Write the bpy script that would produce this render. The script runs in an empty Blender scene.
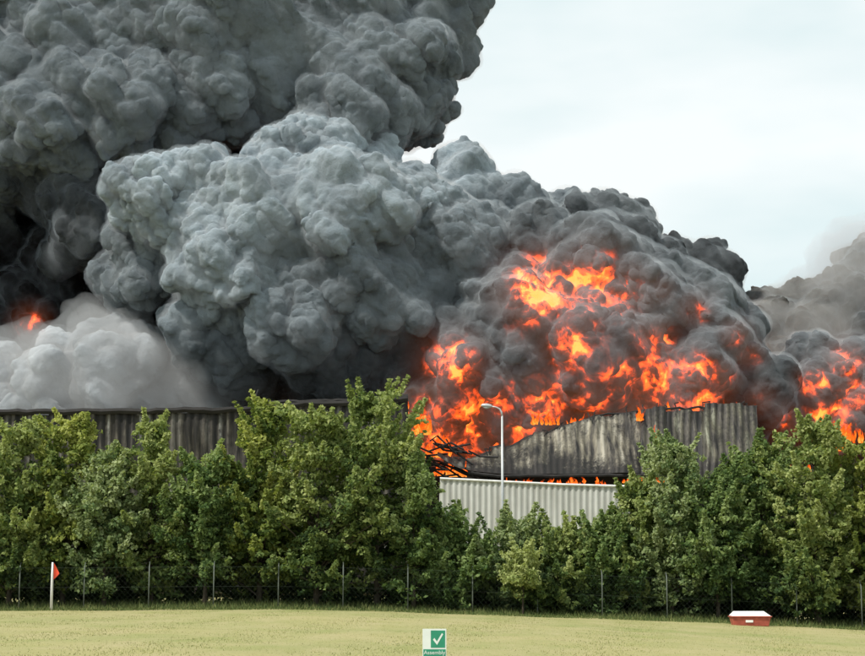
import bpy, math, random
import numpy as np
from mathutils import Vector
R0=np.random.RandomState(7)
random.seed(5)
scene=bpy.context.scene
col=scene.collection
# ---------------------------------------------------------------- camera
EYE=1.7; PITCH=math.radians(8.14); F=1720.0
cam=bpy.data.cameras.new("camera"); camo=bpy.data.objects.new("camera",cam); col.objects.link(camo)
camo.location=(0,0,EYE); camo.rotation_euler=(math.pi/2+PITCH,0,0)
cam.lens=36*F/865; cam.sensor_width=36; cam.clip_end=6000; cam.clip_start=0.1
scene.camera=camo
scene.view_settings.view_transform='Standard'; scene.view_settings.look='None'; scene.view_settings.exposure=0
def S(u,v,y):
    "image pixel coordinates u, v -> metres at distance y"
    dx=(u-432.5)/F; dy=(328-v)/F
    d=(dx, math.cos(PITCH)-math.sin(PITCH)*dy, math.sin(PITCH)+math.cos(PITCH)*dy)
    t=y/d[1]
    return (t*d[0], y, EYE+t*d[2])
# ---------------------------------------------------------------- light
sd=Vector((-0.66,-0.48,1.0)).normalized()
el=math.asin(sd.z); az=math.atan2(sd.x,sd.y)
sl=bpy.data.lights.new("sun",'SUN'); sl.energy=4.4; sl.angle=math.radians(3.0); sl.color=(1,0.95,0.87)
so=bpy.data.objects.new("sun",sl); col.objects.link(so)
so.rotation_euler=sd.to_track_quat('Z','Y').to_euler()
w=bpy.data.worlds.new("World"); scene.world=w; w.use_nodes=True
nt=w.node_tree; N=nt.nodes; L=nt.links; N.clear()
out=N.new('ShaderNodeOutputWorld'); bg=N.new('ShaderNodeBackground'); bg.inputs[1].default_value=0.1
sky=N.new('ShaderNodeTexSky'); sky.sky_type='NISHITA'; sky.sun_disc=False
sky.sun_elevation=el; sky.sun_rotation=az%(2*math.pi); sky.dust_density=2.0
tc=N.new('ShaderNodeTexCoord'); mp=N.new('ShaderNodeMapping'); mp.inputs['Scale'].default_value=(1.6,1.6,4.5)
nz=N.new('ShaderNodeTexNoise'); nz.inputs['Scale'].default_value=1.6; nz.inputs['Detail'].default_value=5; nz.inputs['Roughness'].default_value=0.5
L.new(tc.outputs['Generated'],mp.inputs[0]); L.new(mp.outputs[0],nz.inputs['Vector'])
cr=N.new('ShaderNodeValToRGB'); cr.color_ramp.elements[0].position=0.38; cr.color_ramp.elements[0].color=(7.5,9.2,9.3,1)
cr.color_ramp.elements[1].position=0.60; cr.color_ramp.elements[1].color=(10.6,11.1,11.0,1)
L.new(nz.outputs['Fac'],cr.inputs[0])
mx=N.new('ShaderNodeMix'); mx.data_type='RGBA'; mx.inputs[0].default_value=0.88
L.new(sky.outputs[0],mx.inputs[6]); L.new(cr.outputs[0],mx.inputs[7])
L.new(mx.outputs[2],bg.inputs[0]); L.new(bg.outputs[0],out.inputs[0])
# ---------------------------------------------------------------- material helpers
class M:
    def __init__(s,name):
        s.m=bpy.data.materials.new(name); s.m.use_nodes=True; s.t=s.m.node_tree
        s.t.nodes.clear(); s.o=s.n('ShaderNodeOutputMaterial')
    def n(s,ty,**k):
        x=s.t.nodes.new(ty)
        for a,b in k.items(): setattr(x,a,b)
        return x
    def l(s,a,b): s.t.links.new(a,b)
    def noise(s,scale,detail=4,rough=.5,vec=None,dist=0,sc=None):
        x=s.n('ShaderNodeTexNoise'); x.inputs['Scale'].default_value=scale; x.inputs['Detail'].default_value=detail
        x.inputs['Roughness'].default_value=rough; x.inputs['Distortion'].default_value=dist
        if vec is None:
            g=s.n('ShaderNodeTexCoord'); vec=g.outputs['Object']
        if sc is not None:
            mp=s.n('ShaderNodeMapping'); mp.inputs['Scale'].default_value=sc; s.l(vec,mp.inputs[0]); vec=mp.outputs[0]
        s.l(vec,x.inputs['Vector']); return x.outputs['Fac']
    def ramp(s,fac,stops):
        x=s.n('ShaderNodeValToRGB'); e=x.color_ramp.elements
        while len(e)<len(stops): e.new(0.5)
        for i,(p,c) in enumerate(stops):
            e[i].position=p; e[i].color=tuple(c)+((1,) if len(c)==3 else ())
        s.l(fac,x.inputs[0]); return x.outputs[0]
    def mix(s,fac,a,b,mode='MIX'):
        x=s.n('ShaderNodeMix',data_type='RGBA',blend_type=mode)
        for i,v in ((0,fac),(6,a),(7,b)):
            if isinstance(v,(int,float)): x.inputs[i].default_value=v
            elif isinstance(v,tuple): x.inputs[i].default_value=v+((1,) if len(v)==3 else ())
            else: s.l(v,x.inputs[i])
        return x.outputs[2]
    def math(s,op,a,b=0.0,c=0.0,clamp=False):
        x=s.n('ShaderNodeMath',operation=op); x.use_clamp=clamp
        for i,v in enumerate((a,b,c)):
            if isinstance(v,(int,float)): x.inputs[i].default_value=v
            else: s.l(v,x.inputs[i])
        return x.outputs[0]
    def attr(s,name):
        return s.n('ShaderNodeAttribute',attribute_name=name)
    def bump(s,h,strength,dist):
        x=s.n('ShaderNodeBump'); x.inputs['Strength'].default_value=strength; x.inputs['Distance'].default_value=dist
        s.l(h,x.inputs['Height']); return x.outputs[0]
    def pbsdf(s,color,rough=.7,metal=0,normal=None,spec=.3):
        p=s.n('ShaderNodeBsdfPrincipled')
        if isinstance(color,tuple): p.inputs['Base Color'].default_value=color+((1,) if len(color)==3 else ())
        else: s.l(color,p.inputs['Base Color'])
        p.inputs['Roughness'].default_value=rough; p.inputs['Metallic'].default_value=metal
        p.inputs['Specular IOR Level'].default_value=spec
        if normal is not None: s.l(normal,p.inputs['Normal'])
        s.l(p.outputs[0],s.o.inputs[0]); return p
def paint(name,c,rough=.6,metal=0,var=.25,scale=3):
    m=M(name); f=m.noise(scale,5,.6)
    cc=m.mix(m.ramp(f,[(.3,(0,0,0)),(.7,(1,1,1))]),tuple(x*(1-var) for x in c),tuple(min(1,x*(1+var*.5)) for x in c))
    m.pbsdf(cc,rough,metal); return m.m
# ---------------------------------------------------------------- mesh helpers
def mk(name,V,Fc,mat=None,smooth=False,parent=None):
    me=bpy.data.meshes.new(name)
    V=np.asarray(V,dtype=np.float32).reshape(-1,3)
    if isinstance(Fc,np.ndarray):
        k=Fc.shape[1]; nf=len(Fc)
        me.vertices.add(len(V)); me.vertices.foreach_set('co',V.ravel())
        me.loops.add(nf*k); me.loops.foreach_set('vertex_index',Fc.astype(np.int32).ravel())
        me.polygons.add(nf); me.polygons.foreach_set('loop_start',np.arange(0,nf*k,k,dtype=np.int32))
        me.polygons.foreach_set('loop_total',np.full(nf,k,dtype=np.int32))
        me.update(calc_edges=True)
    else:
        me.from_pydata(V.tolist(),[],Fc); me.update()
    if smooth: me.polygons.foreach_set('use_smooth',np.ones(len(me.polygons),dtype=bool))
    if mat: me.materials.append(mat)
    o=bpy.data.objects.new(name,me); col.objects.link(o)
    if parent: o.parent=parent
    return o
def empty(name):
    o=bpy.data.objects.new(name,None); col.objects.link(o); return o
class B:
    def __init__(s): s.v=[]; s.f=[]
    def box(s,x0,x1,y0,y1,z0,z1):
        b=len(s.v); s.v+=[(x,y,z) for z in (z0,z1) for y in (y0,y1) for x in (x0,x1)]
        for q in ((0,2,3,1),(4,5,7,6),(0,1,5,4),(2,6,7,3),(0,4,6,2),(1,3,7,5)): s.f.append(tuple(b+i for i in q))
    def tube(s,pts,rad,n=6,cap=True):
        pts=[Vector(p) for p in pts]; rings=[]
        for i,p in enumerate(pts):
            d=(pts[min(i+1,len(pts)-1)]-pts[max(i-1,0)]).normalized()
            a=d.cross(Vector((0,0,1)) if abs(d.z)<.95 else Vector((1,0,0))).normalized(); b=d.cross(a)
            r=rad[i] if hasattr(rad,'__len__') else rad
            rings.append(len(s.v))
            for k in range(n):
                t=2*math.pi*k/n; q=p+a*(math.cos(t)*r)+b*(math.sin(t)*r); s.v.append(tuple(q))
        for i in range(len(pts)-1):
            for k in range(n):
                s.f.append((rings[i]+k,rings[i]+(k+1)%n,rings[i+1]+(k+1)%n,rings[i+1]+k))
        if cap:
            s.f.append(tuple(rings[0]+k for k in range(n))[::-1]); s.f.append(tuple(rings[-1]+k for k in range(n)))
    def obj(s,name,mat,parent=None,smooth=False,bevel=0):
        o=mk(name,s.v,s.f,mat,smooth,parent)
        if bevel:
            m=o.modifiers.new('b','BEVEL'); m.width=bevel; m.segments=2; m.limit_method='ANGLE'
        return o
def sm(a,b,x):
    t=np.clip((x-a)/(b-a),0,1); return t*t*(3-2*t)
def gz(x,y=0):
    return 0.1-1.15*sm(-8,32,x)+0.03*np.sin(x*.31+y*.13)
# ---------------------------------------------------------------- ground
m=M('dry_grass'); 
big=m.noise(.09,4,.6); mid=m.noise(.6,5,.65,sc=(1,.35,1)); fine=m.noise(14,4,.75)
c=m.mix(m.ramp(big,[(.35,(0,0,0)),(.65,(1,1,1))]),(.35,.315,.145),(.24,.26,.095))
c=m.mix(m.ramp(mid,[(.35,(0,0,0)),(.7,(.8,.8,.8))]),c,(.40,.345,.19))
c=m.mix(m.ramp(fine,[(.3,(0,0,0)),(.6,(1,1,1))]),m.mix(.4,c,(.11,.12,.04)),c)
m.pbsdf(c,.95,0,m.bump(fine,.35,.03),.1); GR=m.m
xs=np.concatenate([np.linspace(-1500,-60,12),np.linspace(-55,55,111),np.linspace(60,1500,12)])
ys=np.concatenate([np.linspace(-40,20,8),np.linspace(21,130,110),np.linspace(140,4000,14)])
X,Y=np.meshgrid(xs,ys); Z=gz(X,Y)+0.02*np.sin(X*1.3+Y*.7)*np.sin(Y*.9)
V=np.stack([X,Y,Z],-1).reshape(-1,3); nx=len(xs)
I=np.arange(len(ys)-1)[:,None]*nx+np.arange(nx-1)[None,:]; I=I.ravel()
mk('ground',V,np.stack([I,I+1,I+1+nx,I+nx],1),GR,True)
def blades(n,xr,yr,hr,wd,seed,name,mat,pw=1):
    r=np.random.RandomState(seed)
    x=r.uniform(*xr,n); y=yr[1]-(yr[1]-yr[0])*r.rand(n)**pw; x=x*(y/80); z=gz(x,y)-.01
    h=r.uniform(*hr,n)*(.6+.8*r.rand(n)); a=r.rand(n)*6.28
    if pw>1: h*=.25+.75*sm(yr[0],yr[0]+5,y)
    dx=np.cos(a)*wd; dy=np.sin(a)*wd; lx=r.randn(n)*.35*h; ly=r.randn(n)*.35*h
    V=np.stack([np.stack([x-dx,y-dy,z],1),np.stack([x+dx,y+dy,z],1),np.stack([x+lx,y+ly,z+h],1)],1).reshape(-1,3)
    Fc=np.arange(3*n).reshape(-1,3)
    o=mk(name,V,Fc,mat)
    at=o.data.attributes.new('v','FLOAT','FACE'); at.data.foreach_set('value',r.rand(n).astype(np.float32)); return o
m=M('grass_blades'); c=m.ramp(m.attr('v').outputs['Fac'],[(0,(.18,.21,.07)),(.5,(.30,.30,.12)),(1,(.42,.38,.19))]); m.pbsdf(c,.8,0,None,.1); GB=m.m
blades(70000,(-24,24),(31,78),(.015,.04),.012,3,'grass',GB)
m=M('verge_grass'); c=m.ramp(m.attr('v').outputs['Fac'],[(0,(.05,.08,.025)),(.6,(.10,.13,.042)),(1,(.20,.21,.08))]); m.pbsdf(c,.8,0,None,.1)
blades(75000,(-26,26),(77.2,86),(.08,.40),.022,4,'verge_grass',m.m,1.1)
# ---------------------------------------------------------------- trees
def leafmat(name,k):
    m=M(name); a=m.attr('v').outputs['Fac']
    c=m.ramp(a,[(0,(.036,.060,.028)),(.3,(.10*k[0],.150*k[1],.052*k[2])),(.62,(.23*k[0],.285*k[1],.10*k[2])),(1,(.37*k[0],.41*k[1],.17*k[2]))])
    d=m.n('ShaderNodeBsdfDiffuse'); m.l(c,d.inputs[0]); t=m.n('ShaderNodeBsdfTranslucent'); m.l(m.mix(1.0,c,(1.2,1.25,.6),'MULTIPLY'),t.inputs[0])
    s1=m.n('ShaderNodeMixShader'); s1.inputs[0].default_value=.35; m.l(d.outputs[0],s1.inputs[1]); m.l(t.outputs[0],s1.inputs[2])
    m.l(s1.outputs[0],m.o.inputs[0]); return m.m
LEAFS=[leafmat('maple_leaf',(1,1,1)),leafmat('lime_leaf',(1.12,1.06,.85)),leafmat('dark_leaf',(.82,.90,.95)),leafmat('ash_leaf',(.95,.98,1.25))]
LEAF=LEAFS[0]
m=M('bark'); f=m.noise(6,4,.7,sc=(1,1,.2)); m.pbsdf(m.ramp(f,[(.3,(.035,.028,.02)),(.7,(.12,.10,.08))]),.9,0,m.bump(f,.8,.03),.1); BARK=m.m
def leaves(C,rad,n,r,size,flat=.55,outward=None,tone=None):
    """leaf quads in flattened ellipsoids round centres C"""
    k=len(C); idx=np.repeat(np.arange(k),n); m_=k*n
    d=r.randn(m_,3); d/=np.linalg.norm(d,axis=1)[:,None]; d*=(r.rand(m_)**.5)[:,None]*rad[idx][:,None]; d[:,2]*=flat
    P=C[idx]+d
    nn=r.randn(m_,3)*.9+np.array([-.1,-.3,.55])+d/rad[idx][:,None]*.4
    nn/=np.linalg.norm(nn,axis=1)[:,None]
    t=np.cross(nn,r.randn(m_,3)); t/=np.linalg.norm(t,axis=1)[:,None]; b=np.cross(nn,t)
    s=(size*(.5+.9*r.rand(m_)))[:,None]
    V=np.stack([P-t*s*.62,P-b*s*.36+t*s*.05,P+t*s*.62-nn*s*.15,P+b*s*.36+t*s*.05],1).reshape(-1,3)
    tn=(tone[idx] if tone is not None else .5)+r.randn(m_)*.14
    return V,np.clip(tn,0,1)
def tree(name,x,y,H,R,low,seed,size=.17,dens=1.0,toneb=.45,lm=None):
    r=np.random.RandomState(seed); z0=float(gz(x,y))
    root=empty(name); root.location=(0,0,0)
    b=B()
    lean=r.randn(2)*.25
    tp=[(x+lean[0]*t*t*1.5,y+lean[1]*t*t*1.5,z0-.1+t*H*.93) for t in np.linspace(0,1,8)]
    tr=max(.05,H*.014)
    b.tube(tp,[tr*(1.25 if i==0 else 1)*(1-.93*i/7) for i in range(8)],8)
    ph=r.rand(4)*6.28; kk=r.uniform(1.25,1.54); pw=r.uniform(.5,1.1)
    def prof(t,a):
        base=np.where(t<.4,.72+.28*np.sin(np.clip(t/.4,0,1)*1.57),np.clip(np.cos((np.clip(t,0,1)-.4)/.6*kk),0.01,1)**pw)
        return R*base*(1+.15*np.sin(2*a+ph[0])+.12*np.sin(3*a+ph[1]+t*5)+.14*np.sin(5*a+ph[2]+t*9)+.10*np.sin(t*23+ph[3]+a))
    nb=int(62*dens*(R/2.8)*(H/9)**.5)+10
    t=r.rand(nb)**.85; a=r.rand(nb)*6.28
    a=np.where(r.rand(nb)<.35,4.71+r.randn(nb)*.8,a)
    rr=prof(t,a)*(.70+.42*r.rand(nb))
    C=[];tone=[];rad=[]; shoot=r.uniform(.8,1.3)
    for i in range(nb):
        e=np.array([x+rr[i]*math.cos(a[i]),y+rr[i]*math.sin(a[i]),z0+low+t[i]*(H-low-.2)])
        rise=r.uniform(.25,.9)*rr[i]*(.5+t[i])
        h=max(e[2]-rise,z0+.5); tt=min((h-z0)/(H*.93),.97)
        s=np.array([x+lean[0]*tt*tt*1.5,y+lean[1]*tt*tt*1.5,h]); md=(s+e)/2+np.array([0,0,.08*rr[i]])
        b.tube([s,md,e],[tr*.42*(1.1-tt),tr*.24*(1.1-tt)+.008,.008],5,False)
        tb=toneb+.34*(t[i]-.45)+r.randn()*.17; n=13  # lower boughs get darker leaf colour, crown shade painted in; rest is random
        w0=r.uniform(.25,.55)*(1.2-.5*t[i])*(.7+.3*R/2.8)
        for k in range(n):
            q=1-.75*r.rand()**1.3
            p=(s*(1-q)**2+2*md*q*(1-q)+e*q*q)+r.randn(3)*np.array([w0,w0,w0*.55])*(1.15-.5*q)
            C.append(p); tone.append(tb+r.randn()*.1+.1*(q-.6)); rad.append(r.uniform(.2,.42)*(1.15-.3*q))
        dr=(e-md); dr=dr/np.linalg.norm(dr)+np.array([0,0,.7+.5*t[i]]); dr/=np.linalg.norm(dr); ln=r.uniform(.3,1.0)*shoot
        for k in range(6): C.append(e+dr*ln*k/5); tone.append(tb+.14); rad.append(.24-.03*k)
        b.tube([e,e+dr*ln],[.010,.004],4,False)
    C=np.array(C); C[:,2]=np.maximum(C[:,2],z0+.25)
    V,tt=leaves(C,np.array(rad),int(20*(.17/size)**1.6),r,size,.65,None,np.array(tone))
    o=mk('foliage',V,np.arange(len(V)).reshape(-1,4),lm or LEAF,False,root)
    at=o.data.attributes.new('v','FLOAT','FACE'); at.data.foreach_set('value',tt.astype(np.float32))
    b.obj('trunk_and_limbs',BARK,root,True)
    return root
TR=[(-45,415,55,84,.45,0),(15,414,50,82,.5,0),(68,408,42,83,.5,1),(108,442,36,81.5,.6,3),(155,410,50,83,.5,0),(208,438,36,82,.45,2),
    (262,394,50,83.5,.45,1),(318,402,56,82,.5,0),(378,383,54,83,.5,0),(414,450,32,81.5,.48,2),(455,505,32,82,.36,2),(515,512,40,82.5,.45,3),(560,520,38,82,.4,0),
    (604,512,40,82.5,.36,2),(640,470,36,83,.42,0),(668,430,42,82.5,.6,3),(715,466,42,82,.40,2),(765,436,48,83,.40,2),(812,416,54,82,.52,0),(862,428,52,83,.45,1),(925,420,60,83,.45,0)]
for i,(u,v,rw,y,tn,lm) in enumerate(TR):
    p=S(u,v,y); H=p[2]-float(gz(p[0],y))-.25; R=rw*y/F*1.05
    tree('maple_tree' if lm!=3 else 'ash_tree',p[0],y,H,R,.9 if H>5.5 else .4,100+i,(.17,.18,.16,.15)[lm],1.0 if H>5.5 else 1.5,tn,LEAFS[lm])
p=S(522,545,80); tree('sapling_tree',p[0],79.6,p[2]-float(gz(p[0],80)),.60,1.3,77,.13,1.0,.85,LEAFS[0])
r=np.random.RandomState(9); n=3800
hx=r.uniform(-31,33,n); hy=r.uniform(84.6,86.8,n); top=np.interp(hx,[-30,-2,0,9,11,32],[5.8,5.4,3.6,3.4,5.6,6.2])
hz=gz(hx,hy)+.12+top*r.rand(n)**1.25*(.85+.15*np.sin(hx*1.7))
V,tt=leaves(np.stack([hx,hy,hz],1),r.uniform(.35,.6,n),34,r,.21,.8,None,np.full(n,.04)+r.randn(n)*.08)
o=mk('hedge',V,np.arange(len(V)).reshape(-1,4),LEAF); at=o.data.attributes.new('v','FLOAT','FACE'); at.data.foreach_set('value',tt.astype(np.float32))
# ---------------------------------------------------------------- chain-link fence
fn=empty('chain_link_fence'); b=B(); wv=B(); FY=80.1
px=[S(19+64.8*k,600,FY)[0] for k in range(-3,17)]
for x in px:
    z=float(gz(x,FY)); b.tube([(x,FY,z-.1),(x,FY,z+1.95),(x,FY+.2,z+2.15)],.028,8)
b.obj('posts',paint('fence_post',(.13,.15,.13),.6,.0,.3,4),fn,True)
x0,x1=px[0],px[-1]
for h in (.1,1.0,1.9):
    wv.tube([(x,FY+.03,float(gz(x,FY))+h) for x in px],.004,4)
n=int((x1-x0)/.25)
for i in range(n):
    x=x0+i*.25
    for s in (1,-1):
        xa=x+ (0 if s>0 else 1.85); xb=xa+s*1.85
        wv.tube([(xa,FY+.04,float(gz(xa,FY))+.1),(xb,FY+.04,float(gz(xb,FY))+1.95)],.0018,3,False)
wv.obj('wire_mesh',paint('fence_wire',(.04,.055,.04),.5,.0,.2,2),fn)
# ---------------------------------------------------------------- street lamp
lp=empty('street_lamp'); x,y,z=S(502,410,88); gx=float(gz(x,y)); b=B()
STEEL=paint('galvanised_steel',(.50,.52,.52),.45,.3,.15,2)
b.tube([(x,y,gx-.1),(x,y,gx+1.5)],.11,12); b.tube([(x,y,gx+1.5),(x,y,gx+5),(x,y,z-.3)],[.085,.07,.05],12)
b.tube([(x,y,z-.35),(x-.03,y,z-.1),(x-.12,y,z+.05),(x-.3,y,z+.14),(x-.6,y,z+.2)],[.05,.045,.04,.035,.035],10)
b.obj('pole',STEEL,lp,True)
hd=B(); hd.tube([(x-.5,y,z+.17),(x-.58,y,z+.2),(x-.8,y,z+.23),(x-1.0,y,z+.24),(x-1.08,y,z+.22)],[.04,.08,.11,.08,.03],12)
o=hd.obj('lantern',STEEL,lp,True)
gl=B(); gl.tube([(x-.62,y,z+.14),(x-.8,y,z+.12),(x-.96,y,z+.16)],[.04,.08,.04],10); gl.obj('lens',paint('lens_glass',(.4,.4,.37),.2,0,.1,3),lp,True)
# ---------------------------------------------------------------- marker flag
fg=empty('marker_flag'); x,y,_=S(51.5,600,78.6); z=float(gz(x,y)); b=B()
b.tube([(x,y,z-.1),(x,y,z+1.6),(x,y,z+2.15)],[.065,.055,.04],10); b.obj('post',paint('white_paint',(.75,.75,.75),.5,0,.08,3),fg,True)
v=[];f=[]
for i in range(5):
    t=i/4; hh=.36*(1-t)+.02
    for k,zz in enumerate((1.75+hh,1.75-hh)): v.append((x+.06+.26*t,y-.02+.04*math.sin(t*4),z+zz-.1*t))
for i in range(4): f.append((2*i,2*i+1,2*i+3,2*i+2))
mk('flag_cloth',v,f,paint('red_cloth',(.6,.07,.03),.8,0,.2,4),True,fg)
# ---------------------------------------------------------------- grit bin
gb=empty('grit_bin'); x,y,_=S(750,620,76); z=float(gz(x,y))
RED=paint('red_plastic',(.42,.10,.07),.55,0,.3,5); WHT=paint('white_lid',(.8,.8,.78),.5,0,.1,3)
def frustum(x,y,z0,z1,w0,w1,d0,d1,slope=0):
    v=[(x+sx*w0/2,y+sy*d0/2,z0) for sy in(-1,1) for sx in(-1,1)]+[(x+sx*w1/2,y+sy*d1/2,z1+(slope if sy>0 else 0)) for sy in(-1,1) for sx in(-1,1)]
    return v,[(0,2,3,1),(4,5,7,6),(0,1,5,4),(2,6,7,3),(0,4,6,2),(1,3,7,5)]
def fr(name,mat,*a,bev=.03,**k):
    v,f=frustum(*a,**k); o=mk(name,v,f,mat,False,gb); mm=o.modifiers.new('b','BEVEL'); mm.width=bev; mm.segments=3
fr('body',RED,x,y,z-.03,z+.36,1.5,1.68,.7,.85)
fr('rim',RED,x,y,z+.362,z+.41,1.76,1.76,.95,.95,bev=.015)
fr('lid',WHT,x,y,z+.412,z+.50,1.72,1.35,.92,.6,slope=.12,bev=.04)
fr('label',WHT,x-.1,y-.405,z+.14,z+.24,.32,.32,.02,.02,bev=.003)
fr('feet',paint('black_rubber',(.03,.03,.03)),x,y,z-.06,z-.031,1.4,1.4,.6,.6,bev=.005)
# ---------------------------------------------------------------- assembly point sign
sg=empty('assembly_point_sign'); y=33.0; x,_,zt=S(434.5,629,y); z=float(gz(x,y)); W_=.45
WP=paint('sign_white',(.66,.70,.68),.4,0,.06,6); GP=paint('sign_green',(.03,.25,.15),.4,0,.15,6)
b=B(); b.box(x-W_/2,x+W_/2,y,y+.012,zt-.66,zt); b.obj('panel',WP,sg,bevel=.003)
b=B(); b.box(x-.07,x+.2,y-.004,y-.001,zt-.35,zt-.03); b.box(x-W_/2+.015,x+W_/2-.015,y-.004,y-.001,zt-.64,zt-.38); b.obj('green_fields',GP,sg)
tk=[(x-.03,zt-.2),(x+.0,zt-.17),(x+.045,zt-.235),(x+.14,zt-.08),(x+.165,zt-.1),(x+.048,zt-.30)]
mk('tick',[(a,y-.007,c_) for a,c_ in tk],[(5,2,1,0),(5,4,3,2)],WP,False,sg)
for txt,zz in (('Assembly',zt-.475),('point',zt-.60)):
    cu=bpy.data.curves.new('lettering','FONT'); cu.body=txt; cu.size=.105; cu.align_x='CENTER'; cu.extrude=.001
    cu.materials.append(WP); o=bpy.data.objects.new('lettering',cu); col.objects.link(o); o.location=(x,y-.007,zz); o.rotation_euler=(math.pi/2,0,0); o.parent=sg
b=B(); b.box(x-.17,x-.13,y+.013,y+.05,z-.2,zt-.05); b.box(x+.13,x+.17,y+.013,y+.05,z-.2,zt-.05); b.obj('posts',STEEL,sg)
# ---------------------------------------------------------------- warehouse
wh=empty('burning_warehouse')
def clad_mat(name,soot,pale=(.50,.50,.45),tan=(.30,.27,.21),lo=.40,sx=2.6,ribk=.45):
    m=M(name)
    s1=m.noise(1.0,5,.6,sc=(sx,.3,.10)); s2=m.noise(1.0,5,.7,sc=(.30,.25,.35)); s3=m.noise(7,4,.7,sc=(1,1,.25))
    c=m.ramp(s1,[(lo,(.02,.019,.018)),(lo+.06,(.09,.08,.065)),(lo+.14,tan),(lo+.24,pale)])
    k=m.math('ADD',m.math('MULTIPLY',s2,1.0),m.math('MULTIPLY',m.math('SUBTRACT',s3,.5),.5))
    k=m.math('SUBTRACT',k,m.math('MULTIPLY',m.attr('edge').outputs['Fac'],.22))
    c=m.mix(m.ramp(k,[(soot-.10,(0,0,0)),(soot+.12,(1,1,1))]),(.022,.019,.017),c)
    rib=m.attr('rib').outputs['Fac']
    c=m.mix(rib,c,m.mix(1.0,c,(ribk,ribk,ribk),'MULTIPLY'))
    m.pbsdf(c,.6,.1,m.bump(s3,.5,.03),.3); return m.m
CL1=clad_mat('scorched_cladding',.46,(.44,.46,.44),(.15,.145,.13),.46,1.3); CL2=clad_mat('buckled_cladding',.46,(.33,.305,.245),(.19,.17,.125),.35,1.6,.5); CL3=clad_mat('sooty_cladding',.47,(.25,.25,.19),(.095,.088,.06),.40,1.6,.5)
CHAR=paint('charred_steel',(.025,.023,.022),.8,.1,.5,1)
def interp(pts,u):
    return np.interp(u,[p[0] for p in pts],[p[1] for p in pts])
def clad(name,ua,ub,topc,botc,y_top,y_bot,mat,pitch=.42,amp=.05,warp=.2,seed=0,rag=0.0,nv=14,parent=wh,edge=0):
    xa=S(ua,440,y_bot)[0]; xb=S(ub,440,y_bot)[0]; n=int((xb-xa)/pitch)*4; r=np.random.RandomState(seed)
    us=np.linspace(ua,ub,n+1); V=[]; pr=[0,1,1,0]; rb=[]; ed=[]
    jag=np.repeat(r.randn(n//8+2)*rag,8)[:n+1]
    for i,u in enumerate(us):
        T=S(u,float(interp(topc,u)),y_top); Bt=S(u,float(interp(botc,u)),y_bot); zt=T[2]+jag[i]
        for j in range(nv+1):
            t=j/nv; x=Bt[0]+(T[0]-Bt[0])*t; yy=Bt[1]+(T[1]-Bt[1])*t; z=Bt[2]+(zt-Bt[2])*t
            ww=warp*(math.sin(x*.9+seed)*math.sin(z*1.1+x*.3)+.6*math.sin(x*2.3+z*.8+seed))
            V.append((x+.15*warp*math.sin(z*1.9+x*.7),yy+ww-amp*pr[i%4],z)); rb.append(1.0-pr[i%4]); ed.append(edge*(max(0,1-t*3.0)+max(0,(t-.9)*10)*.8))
    I=(np.arange(n)[:,None]*(nv+1)+np.arange(nv)[None,:]).ravel()
    o=mk(name,V,np.stack([I,I+nv+1,I+nv+2,I+1],1),mat,False,parent)
    for nm,ar in (('rib',rb),('edge',ed)):
        at=o.data.attributes.new(nm,'FLOAT','POINT'); at.data.foreach_set('value',np.array(ar,np.float32))
    return o
topL=[(-140,414),(0,414),(100,413),(220,412),(262,410),(300,406),(350,404),(408,401)]
botL=[(-140,574),(500,574)]
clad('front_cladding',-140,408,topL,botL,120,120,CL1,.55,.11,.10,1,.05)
b=B(); us=np.linspace(-140,408,60); r=np.random.RandomState(3)
pts=[S(u,float(interp(topL,u))-1.5+r.randn()*.5,119.8) for u in us]; b.tube(pts,[.19+.05*r.rand() for _ in us],6)
pts=[S(u,float(interp([(250,413),(262,402),(300,402),(360,400),(408,396)],u))+r.randn()*.6,121) for u in np.linspace(262,408,24)]; b.tube(pts,.16,6)
b.obj('parapet_rim',CHAR,wh)
V=[];n=40
for i in range(n+1):
    u=-140+548*i/n; p=S(u,float(interp(topL,u)),120.3)
    for j in range(9): V.append((p[0],120.3+j*3,p[2]-.35+.3*math.sin(i*.9+j)*min(j,1)-j*.28))
I=(np.arange(n)[:,None]*9+np.arange(8)[None,:]).ravel(); mk('collapsed_roof',V,np.stack([I,I+9,I+10,I+1],1),CHAR,False,wh)
topR=[(437,452),(455,458),(470,459),(485,453),(500,449),(515,444),(530,436),(545,433),(560,426),(580,421),(600,414),(625,413),(650,409),(700,407),(757,407)]
botR=[(437,456),(455,466),(470,471),(500,474),(560,474),(620,473),(660,474),(757,482)]
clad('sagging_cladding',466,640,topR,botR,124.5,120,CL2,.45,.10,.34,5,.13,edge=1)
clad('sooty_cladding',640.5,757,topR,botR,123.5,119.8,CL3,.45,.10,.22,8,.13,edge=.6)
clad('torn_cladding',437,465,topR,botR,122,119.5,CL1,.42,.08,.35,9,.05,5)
b=B()
b.tube([S(u,float(interp(topR,u))+.6+r.randn()*.6,124.7 if u<640 else 123.7) for u in np.linspace(440,757,50)],.09,6)
b.tube([S(u,float(interp(botR,u))+2+r.randn()*.3,119.7) for u in np.linspace(468,757,40)],.12,6)
for k in range(26):
    u=random.uniform(408,470); v0=random.uniform(435,470)
    b.tube([S(u,v0,121),S(u+random.uniform(5,18),v0+random.uniform(-6,10),122),S(u+random.uniform(20,40),v0+random.uniform(0,22),121.5)],.07,4)
for k in range(16):
    u=random.uniform(480,750); v0=float(interp(topR,u))
    b.tube([S(u,v0+3,123.6),S(u+random.uniform(-4,4),v0-random.uniform(2,5),123.8),S(u+random.uniform(-9,9),v0-random.uniform(2,7),124)],.05,4)
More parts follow.
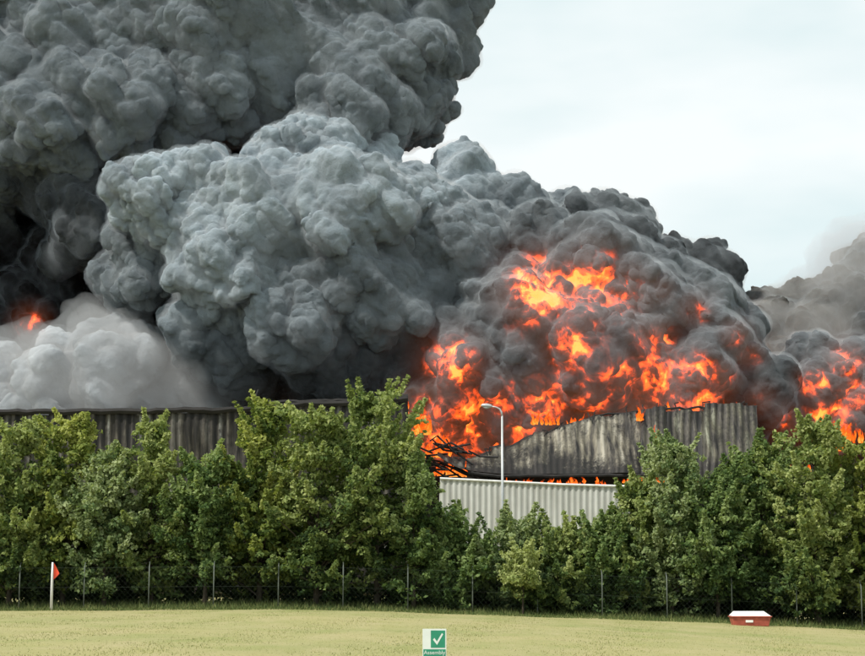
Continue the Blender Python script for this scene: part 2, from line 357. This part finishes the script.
for u in (412,428,446,520,580,635,700,752):
    p=S(u,470 if u>460 else 455,122.5); b.box(p[0]-.15,p[0]+.15,122.4,122.7,-1,p[2])
b.tube([S(262,411,120),S(256,396,120.5),S(258,390,121)],.06,5); b.tube([S(385,402,120),S(384,391,120)],.06,5)
b.obj('steel_frame',CHAR,wh)
b=B(); xa=S(410,500,124.8)[0]; xb=S(757,500,123)[0]; zt=S(560,467,124.8)[2]
b.box(xa,xb,124.8,125.1,-1.5,zt); b.box(xb-.3,xb,125.11,150,-1.5,zt+.5); xl=S(-140,500,120.5)[0]; b.box(xl-.3,xl,120.5,150,-1.5,zt+3)
b.box(xl,xb-.31,150.01,150.3,-1.5,zt+.5)
xr=S(1010,500,127)[0]; zr=S(800,468,127)[2]
b.box(xb+.01,xr,127,127.3,-1.5,zr); b.box(xr-.3,xr,127.31,150,-1.5,zr); b.box(xb+.01,xr-.31,127.31,149,zr-1.2,zr-1)
b.obj('inner_walls',CHAR,wh)
# ---------------------------------------------------------------- white annex
an=empty('white_annex_building')
m=M('white_profiled_sheet'); f=m.noise(1,5,.6,sc=(2.2,1,.15)); f2=m.noise(.5,4,.6)
c=m.mix(m.ramp(f,[(.3,(0,0,0)),(.65,(1,1,1))]),(.40,.40,.37),(.60,.61,.58)); c=m.mix(m.ramp(f2,[(.4,(.0,.0,.0)),(.75,(.5,.5,.5))]),c,(.33,.32,.27))
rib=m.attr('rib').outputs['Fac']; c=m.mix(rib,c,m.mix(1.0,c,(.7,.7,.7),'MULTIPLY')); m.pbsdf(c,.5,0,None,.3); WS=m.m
topA=[(440,479),(500,482),(560,485),(630,487)]; 
clad('front_wall',440,630,topA,[(400,606),(700,606)],105,105,WS,.36,.06,.02,2,0,6,an)
b=B(); b.tube([S(u,float(interp(topA,u))-.5,104.9) for u in np.linspace(440,630,12)],.08,6); b.obj('flashing',paint('white_trim',(.7,.7,.68)),an)
b=B(); pa=S(440,480,105); pb=S(630,487,105)
v=[(pa[0],105.1,pa[2]-.05),(pb[0],105.1,pb[2]-.05),(pb[0],118,pb[2]-.6),(pa[0],118,pa[2]-.6),(pa[0],105.1,-1.5),(pb[0],105.1,-1.5),(pb[0],118,-1.5),(pa[0],118,-1.5)]
mk('roof_and_sides',v,[(0,1,2,3),(0,3,7,4),(1,5,6,2),(3,2,6,7)],WS,False,an)
# ---------------------------------------------------------------- smoke
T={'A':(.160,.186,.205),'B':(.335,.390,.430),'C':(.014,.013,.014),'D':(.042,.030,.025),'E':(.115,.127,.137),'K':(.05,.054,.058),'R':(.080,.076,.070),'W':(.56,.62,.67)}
LB=[
(425,-10,48,162,'A'),(408,55,45,160,'A'),(372,85,50,158,'A'),(340,40,85,164,'A'),(280,70,70,160,'A'),(335,105,34,154,'A'),(230,20,90,160,'A'),(210,90,55,158,'A'),(140,60,75,160,'A'),(120,105,44,154,'A'),
(418,95,32,161,'A'),(398,118,24,161,'A'),(450,45,18,163,'A'),
(70,20,90,162,'A'),(60,110,55,156,'A'),(0,90,75,160,'A'),(-50,20,110,168,'A'),(-60,140,80,165,'A'),(300,-60,120,165,'A'),(100,-80,140,168,'A'),(400,-90,90,168,'A'),
(40,165,45,162,'K'),(20,240,70,178,'C'),(-20,330,80,172,'C'),(70,300,60,170,'C'),(-70,250,90,172,'C'),(200,150,55,172,'K'),(120,175,55,170,'K'),(280,130,55,174,'K'),
(100,225,36,158,'K'),(75,200,25,158,'K'),(80,250,22,160,'K'),(165,195,36,147,'B'),(205,215,46,148,'B'),(150,255,46,152,'A'),(265,215,48,146,'B'),(240,270,56,146,'B'),(318,165,40,152,'B'),(290,160,28,150,'B'),(335,215,58,146,'B'),(300,290,58,147,'A'),(230,325,50,150,'A'),
(365,180,30,154,'B'),(395,235,53,150,'B'),(380,290,58,148,'A'),(460,205,40,156,'B'),(500,225,38,156,'A'),(450,265,55,150,'A'),(340,355,48,150,'K'),(420,335,48,150,'K'),(535,235,33,160,'A'),(425,205,25,154,'B'),
(270,370,60,156,'D'),(340,400,60,158,'D'),(200,380,50,162,'D'),(410,400,45,156,'D'),
(115,374,41,152,'W'),(60,390,42,154,'W'),(165,393,36,154,'W'),(10,398,42,157,'W'),(105,342,22,153,'W'),(-50,403,48,158,'W'),(205,411,23,154,'W'),(75,358,22,154,'W'),(140,354,22,154,'W'),
(540,275,50,150,'E'),(585,245,35,154,'E'),(625,238,30,156,'E'),(595,228,22,157,'K'),(640,260,27,154,'K'),(600,290,50,146,'E'),(500,310,42,148,'E'),(540,335,48,144,'E'),(480,355,40,146,'E'),(600,350,50,143,'E'),(650,310,40,146,'E'),
(700,325,38,146,'E'),(735,345,27,148,'E'),(690,365,40,144,'E'),(740,385,33,146,'K'),(530,395,43,146,'E'),(610,400,43,147,'E'),(670,410,38,148,'E'),(460,410,45,148,'D'),(715,405,35,148,'K'),(705,275,24,164,'K'),(680,270,20,164,'K'),(570,212,16,160,'A'),(440,440,40,150,'D'),(480,440,40,152,'D'),
(820,400,42,156,'E'),(870,400,46,156,'E'),(780,415,38,156,'K'),(850,430,50,158,'D'),(860,370,36,160,'K'),(900,440,60,160,'D'),
(775,335,28,165,'R'),(785,385,34,162,'R'),(815,350,35,164,'R'),(842,312,32,166,'R'),(870,272,30,168,'R'),(865,350,40,165,'R'),(915,320,55,169,'R'),(960,380,70,170,'R'),(920,255,44,174,'R'),(765,303,10,165,'R'),(790,318,16,166,'R'),
(300,330,90,178,'D'),(450,320,90,178,'D'),(600,330,70,172,'D'),(150,300,90,182,'C'),(720,380,50,172,'D'),(300,220,80,175,'K'),(200,60,110,185,'A'),(60,200,110,188,'C'),(620,420,60,165,'D'),(200,430,90,172,'D'),(60,430,80,172,'C'),(400,440,80,172,'D')]
HZ_W=[(110,368,52,148),(60,382,52,150),(165,383,44,149),(10,386,52,152),(95,330,30,152),(135,342,30,151),(-50,396,56,154),(212,402,30,151),(70,345,30,151),(182,410,42,152),(30,350,26,153)]
HZ_R=[(770,325,26,161),(780,385,38,158),(815,340,40,160),(838,298,40,162),(865,262,42,164),(865,350,45,162),(830,262,26,166),(905,315,72,165),(786,305,22,164),(960,380,74,168),(930,248,54,170),(850,240,24,168),(812,288,24,165)]
import bmesh
bm=bmesh.new(); bmesh.ops.create_icosphere(bm,subdivisions=3,radius=1)
bm.verts.ensure_lookup_table(); SV=np.array([v.co[:] for v in bm.verts]); SF=np.array([[v.index for v in f.verts] for f in bm.faces]); bm.free()
r=np.random.RandomState(21)
def addball(Vs,Fs,c,rr):
    nv=len(Vs)*len(SV); Vs.append(SV*rr*np.array([1,1,.96])+c); Fs.append(SF+nv)
def cluster(L,kk):
    Vs=[];Fs=[]
    for l in L:
        u,v,rp,y=l[:4]; c=np.array(S(u,v,y)); rr=rp*y/F*.93; addball(Vs,Fs,c,rr)
        for k in range(kk):
            d=r.randn(3); d[1]=-abs(d[1])*.8 if r.rand()<.6 else d[1]; d/=np.linalg.norm(d)
            q=rr*r.uniform(.18,.46); addball(Vs,Fs,c+d*(rr*1.02-q*.3),q)
    return np.concatenate(Vs),np.concatenate(Fs)
def remesh(V,Fc,vox):
    o=mk('tmp',V,Fc); mo=o.modifiers.new('r','REMESH'); mo.mode='VOXEL'; mo.voxel_size=vox
    dg=bpy.context.evaluated_depsgraph_get(); me=bpy.data.meshes.new_from_object(o.evaluated_get(dg))
    bpy.data.objects.remove(o); return me
def co(me):
    a=np.empty(len(me.vertices)*3,np.float32); me.vertices.foreach_get('co',a); return a.reshape(-1,3)
def nor(me):
    a=np.empty(len(me.vertices)*3,np.float32); me.vertices.foreach_get('normal',a); return a.reshape(-1,3)
def quads(me):
    fc=np.empty(len(me.polygons)*4,np.int32); me.polygons.foreach_get('vertices',fc); return fc.reshape(-1,4)
def setco(me,P):
    me.vertices.foreach_set('co',P.astype(np.float32).ravel()); me.update()
def h3(i,j,k,s):
    h=(i.astype(np.uint32)*np.uint32(374761393)+j.astype(np.uint32)*np.uint32(668265263)+k.astype(np.uint32)*np.uint32(2147483647)+np.uint32(s*974711))
    h=(h^(h>>np.uint32(13)))*np.uint32(1274126177); h=h^(h>>np.uint32(16)); h=h*np.uint32(2246822519); h=h^(h>>np.uint32(15))
    return h
def worley(P,cell,seed):
    q=(P/cell+500).astype(np.float32); i0=np.floor(q).astype(np.int64); f=(q-i0).astype(np.float32); best=np.full(len(P),9.,np.float32)
    for a in(-1,0,1):
        for b_ in(-1,0,1):
            for c_ in(-1,0,1):
                h=h3(i0[:,0]+a,i0[:,1]+b_,i0[:,2]+c_,seed)
                rx=(h&np.uint32(1023)).astype(np.float32)/1023; ry=((h>>np.uint32(10))&np.uint32(1023)).astype(np.float32)/1023; rz=((h>>np.uint32(20))&np.uint32(1023)).astype(np.float32)/1023
                d=(a+rx-f[:,0])**2+(b_+ry-f[:,1])**2+(c_+rz-f[:,2])**2
                np.minimum(best,d,out=best)
    return best
def wob(P,s,a,ph=0):
    x,y,z=P[:,0]*s,P[:,1]*s,P[:,2]*s
    return np.stack([np.sin(y*1.3+z+ph)+.5*np.sin(z*2.7+x*1.9),np.sin(z*1.2+x+ph*2)+.5*np.sin(x*2.3-y*2.1),np.sin(x*1.1+y*.9+ph*3)+.5*np.sin(y*2.9+z*1.7)],1)*a
plume=empty('smoke_plume')
me=remesh(*cluster(LB,17),.42)
P=co(me)
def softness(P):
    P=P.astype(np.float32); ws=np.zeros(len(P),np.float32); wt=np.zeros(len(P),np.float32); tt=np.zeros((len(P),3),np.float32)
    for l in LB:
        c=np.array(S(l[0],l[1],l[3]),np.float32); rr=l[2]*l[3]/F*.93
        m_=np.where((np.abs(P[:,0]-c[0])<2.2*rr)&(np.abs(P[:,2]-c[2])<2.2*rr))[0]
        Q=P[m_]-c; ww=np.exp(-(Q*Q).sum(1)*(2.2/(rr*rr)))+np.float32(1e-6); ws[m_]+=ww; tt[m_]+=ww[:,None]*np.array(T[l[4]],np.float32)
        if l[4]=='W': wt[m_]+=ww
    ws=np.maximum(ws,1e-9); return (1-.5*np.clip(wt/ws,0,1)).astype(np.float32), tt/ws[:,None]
sf,_=softness(P)
for cell,amp,sd_ in ((5.4,2.0,1),(2.6,1.0,2)):
    Nn=nor(me); w_=worley(P+wob(P,.38,.26*cell),cell,sd_); P=P+Nn*((.55-w_)*amp*sf)[:,None]; setco(me,P)
# shear and curl the billows so they are not round
P=P+wob(P,.55,.42,1.3)+wob(P,1.25,.20,2.1); setco(me,P)
me=remesh(co(me),quads(me),.16)
P=co(me); crev=np.zeros(len(P),np.float32)
lowmod=(.95+.5*np.sin(P[:,0]*.23+1)*np.sin(P[:,2]*.31+P[:,1]*.2)).astype(np.float32)
sf,tt=softness(P)
for cell,amp,sd_ in ((1.65,.84,3),(.8,.46,4)):
    Nn=nor(me); w_=worley(P+wob(P,.9/cell,.30*cell)+wob(P,2.3/cell,.10*cell,2),cell,sd_); P=P+Nn*((.5-w_)*amp*lowmod*sf)[:,None]; P=P+wob(P,2.6/cell,.05*cell,sd_); setco(me,P); crev+=np.clip(w_,0,1.2)*(.6 if sd_==3 else .4)
vm=remesh(co(me),quads(me),.45); VP=co(vm); VN=nor(vm)
VP=VP+VN*(.28+.24*np.sin(VP[:,0]*1.3+VP[:,2]*.7)*np.sin(VP[:,2]*1.7+VP[:,1]))[:,None]; setco(vm,VP)
def vol(name,me,color,dens):
    m=M(name+'_volume'); sc_=m.n('ShaderNodeVolumeScatter'); sc_.inputs['Color'].default_value=color+(1,); sc_.inputs['Density'].default_value=dens
    m.l(sc_.outputs[0],m.o.inputs['Volume'])
    try: m.m.cycles.homogeneous_volume=True
    except Exception: pass
    me.materials.clear(); me.materials.append(m.m); me.polygons.foreach_set('use_smooth',np.ones(len(me.polygons),dtype=bool))
    o=bpy.data.objects.new(name,me); col.objects.link(o); o.parent=plume; return o
vol('thin_veil',vm,(.42,.48,.52),.45)
for nm,L_,colr,de in (('pale_smoke',HZ_W,(.94,.98,1.0),.12),('drifting_haze',HZ_R,(.45,.43,.40),.27)):
    hm=remesh(*cluster(L_,14),.4); HP=co(hm)
    for cell,amp,sd_ in ((3.6,1.3,11),(1.7,.6,12)):
        w_=worley(HP+wob(HP,.5,.2*cell),cell,sd_); HP=HP+nor(hm)*((.55-w_)*amp)[:,None]; setco(hm,HP)
    hm=remesh(co(hm),quads(hm),.4)
    vol(nm,hm,colr,de)
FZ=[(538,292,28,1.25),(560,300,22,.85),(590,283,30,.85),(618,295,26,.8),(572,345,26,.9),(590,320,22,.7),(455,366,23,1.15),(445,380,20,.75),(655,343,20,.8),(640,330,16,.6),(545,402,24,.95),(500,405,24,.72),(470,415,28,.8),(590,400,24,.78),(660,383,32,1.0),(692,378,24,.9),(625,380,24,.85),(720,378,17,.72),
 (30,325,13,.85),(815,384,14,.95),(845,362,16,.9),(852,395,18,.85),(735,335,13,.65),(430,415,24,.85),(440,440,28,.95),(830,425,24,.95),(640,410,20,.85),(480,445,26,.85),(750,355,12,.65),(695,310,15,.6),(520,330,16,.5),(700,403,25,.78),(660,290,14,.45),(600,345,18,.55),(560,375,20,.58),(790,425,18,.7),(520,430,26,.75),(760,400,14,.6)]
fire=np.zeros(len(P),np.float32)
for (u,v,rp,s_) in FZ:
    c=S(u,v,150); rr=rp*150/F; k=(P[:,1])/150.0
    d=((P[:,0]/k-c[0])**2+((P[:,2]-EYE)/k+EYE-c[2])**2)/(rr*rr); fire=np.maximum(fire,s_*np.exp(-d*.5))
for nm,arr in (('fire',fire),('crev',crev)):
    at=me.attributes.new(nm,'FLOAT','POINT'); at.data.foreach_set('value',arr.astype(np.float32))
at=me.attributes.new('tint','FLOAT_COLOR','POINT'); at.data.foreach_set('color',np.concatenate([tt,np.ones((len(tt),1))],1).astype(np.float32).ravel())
me.polygons.foreach_set('use_smooth',np.ones(len(me.polygons),dtype=bool))
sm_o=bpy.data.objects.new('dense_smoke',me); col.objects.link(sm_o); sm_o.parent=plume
m=M('smoke'); 
n1=m.noise(2.6,4,.65,dist=.5); n2=m.noise(.18,3,.55)
c=m.attr('tint').outputs['Color']
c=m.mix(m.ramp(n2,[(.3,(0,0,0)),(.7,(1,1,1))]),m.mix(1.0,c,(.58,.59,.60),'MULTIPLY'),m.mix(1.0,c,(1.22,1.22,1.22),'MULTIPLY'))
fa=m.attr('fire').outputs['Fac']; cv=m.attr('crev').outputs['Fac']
fn1=m.noise(.42,5,.60,dist=1.0,sc=(1,1,.8)); fn2=m.noise(1.8,4,.6,dist=.5)
k=m.math('ADD',m.math('MULTIPLY',m.math('SUBTRACT',fn1,.5),2.3),m.math('MULTIPLY',m.math('SUBTRACT',fn2,.5),.9))
k=m.math('ADD',k,m.math('MULTIPLY',m.math('SUBTRACT',cv,.44),1.5))
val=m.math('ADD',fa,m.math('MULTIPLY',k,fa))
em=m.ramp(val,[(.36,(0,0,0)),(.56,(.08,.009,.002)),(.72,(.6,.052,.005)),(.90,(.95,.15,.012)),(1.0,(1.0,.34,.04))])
glow=m.mix(1.0,m.ramp(fa,[(.03,(0,0,0)),(.9,(.06,.014,.004))]),em,'ADD')  # faint red-brown firelight painted onto smoke round the fire zones as emission
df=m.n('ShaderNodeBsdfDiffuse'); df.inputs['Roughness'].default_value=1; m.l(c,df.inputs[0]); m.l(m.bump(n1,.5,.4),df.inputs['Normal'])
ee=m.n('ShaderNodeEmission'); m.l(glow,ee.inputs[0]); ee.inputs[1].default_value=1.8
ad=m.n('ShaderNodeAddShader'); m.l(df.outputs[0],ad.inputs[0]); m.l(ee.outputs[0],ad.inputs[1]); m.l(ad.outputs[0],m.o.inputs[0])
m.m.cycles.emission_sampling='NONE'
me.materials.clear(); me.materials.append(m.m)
# ---------------------------------------------------------------- flames
m=M('flame'); n1=m.noise(2.2,5,.7,dist=1.5,sc=(1,1,.45)); h=m.attr('h').outputs['Fac']
val=m.math('ADD',m.math('SUBTRACT',.85,h),m.math('MULTIPLY',m.math('SUBTRACT',n1,.5),3.0))
em=m.ramp(val,[(.1,(.4,.03,.003)),(.45,(.9,.10,.008)),(.8,(1,.20,.02)),(1,(1,.38,.06))])
ee=m.n('ShaderNodeEmission'); m.l(em,ee.inputs[0]); ee.inputs[1].default_value=1.4
tr_=m.n('ShaderNodeBsdfTransparent'); ms=m.n('ShaderNodeMixShader'); m.l(m.ramp(val,[(.15,(0,0,0)),(.6,(1,1,1))]),ms.inputs[0]); m.l(tr_.outputs[0],ms.inputs[1]); m.l(ee.outputs[0],ms.inputs[2]); m.l(ms.outputs[0],m.o.inputs[0])
m.m.cycles.emission_sampling='NONE'
V=[];Fc=[];H_=[]
def tongue(x,y,z,h,w,r):
    b0=len(V); n=9; rg=14; ph=r.rand(3)*6; lx=r.randn()*.25*h
    for i in range(rg):
        t=i/(rg-1); rad=w*(.55+.45*math.sin(min(1,t*3)*math.pi/2))*(1-t)**.8*(1+.3*math.sin(t*11+ph[0]))
        rad=max(rad,.008); cx=x+.5*w*math.sin(t*6+ph[0])*t*2+lx*t*t; cy=y+.3*w*math.sin(t*3+ph[1])*t
        for k in range(n):
            a=6.283*k/n; q=rad*(1+.35*math.sin(3*a+t*9+ph[2]))
            V.append((cx+q*math.cos(a),cy+q*math.sin(a)*.6,z+h*t)); H_.append(t)
    for i in range(rg-1):
        for k in range(n): Fc.append((b0+i*n+k,b0+i*n+(k+1)%n,b0+(i+1)*n+(k+1)%n,b0+(i+1)*n+k))
r=np.random.RandomState(4)
for (u,v,du,n,y,h,w_) in ((832,448,14,20,123,2.4,.22),(852,440,12,10,124,2.0,.2),(641,418,4,9,122.6,1.3,.14),(628,480,90,26,122,.6,.15),(545,484,60,40,122,.75,.17),(450,474,16,24,122.5,1.5,.2),(422,432,8,18,122,2.2,.2),(438,455,12,20,123,1.9,.2),(575,422,50,20,125.5,1.0,.15),(797,470,14,10,124,1.1,.2),(655,440,3,8,119.2,1.3,.10),(405,406,3,6,122,.8,.13),(700,408,40,12,125,.8,.14)):
    for i in range(n):
        p=S(u+r.uniform(-du,du),v,y); s_=r.uniform(.4,1.15); tongue(p[0],y+r.uniform(-.4,.4),p[2]-.2,h*s_,w_*s_,r)
o=mk('flames',V,Fc,m.m,True); at=o.data.attributes.new('h','FLOAT','POINT'); at.data.foreach_set('value',np.array(H_,np.float32))
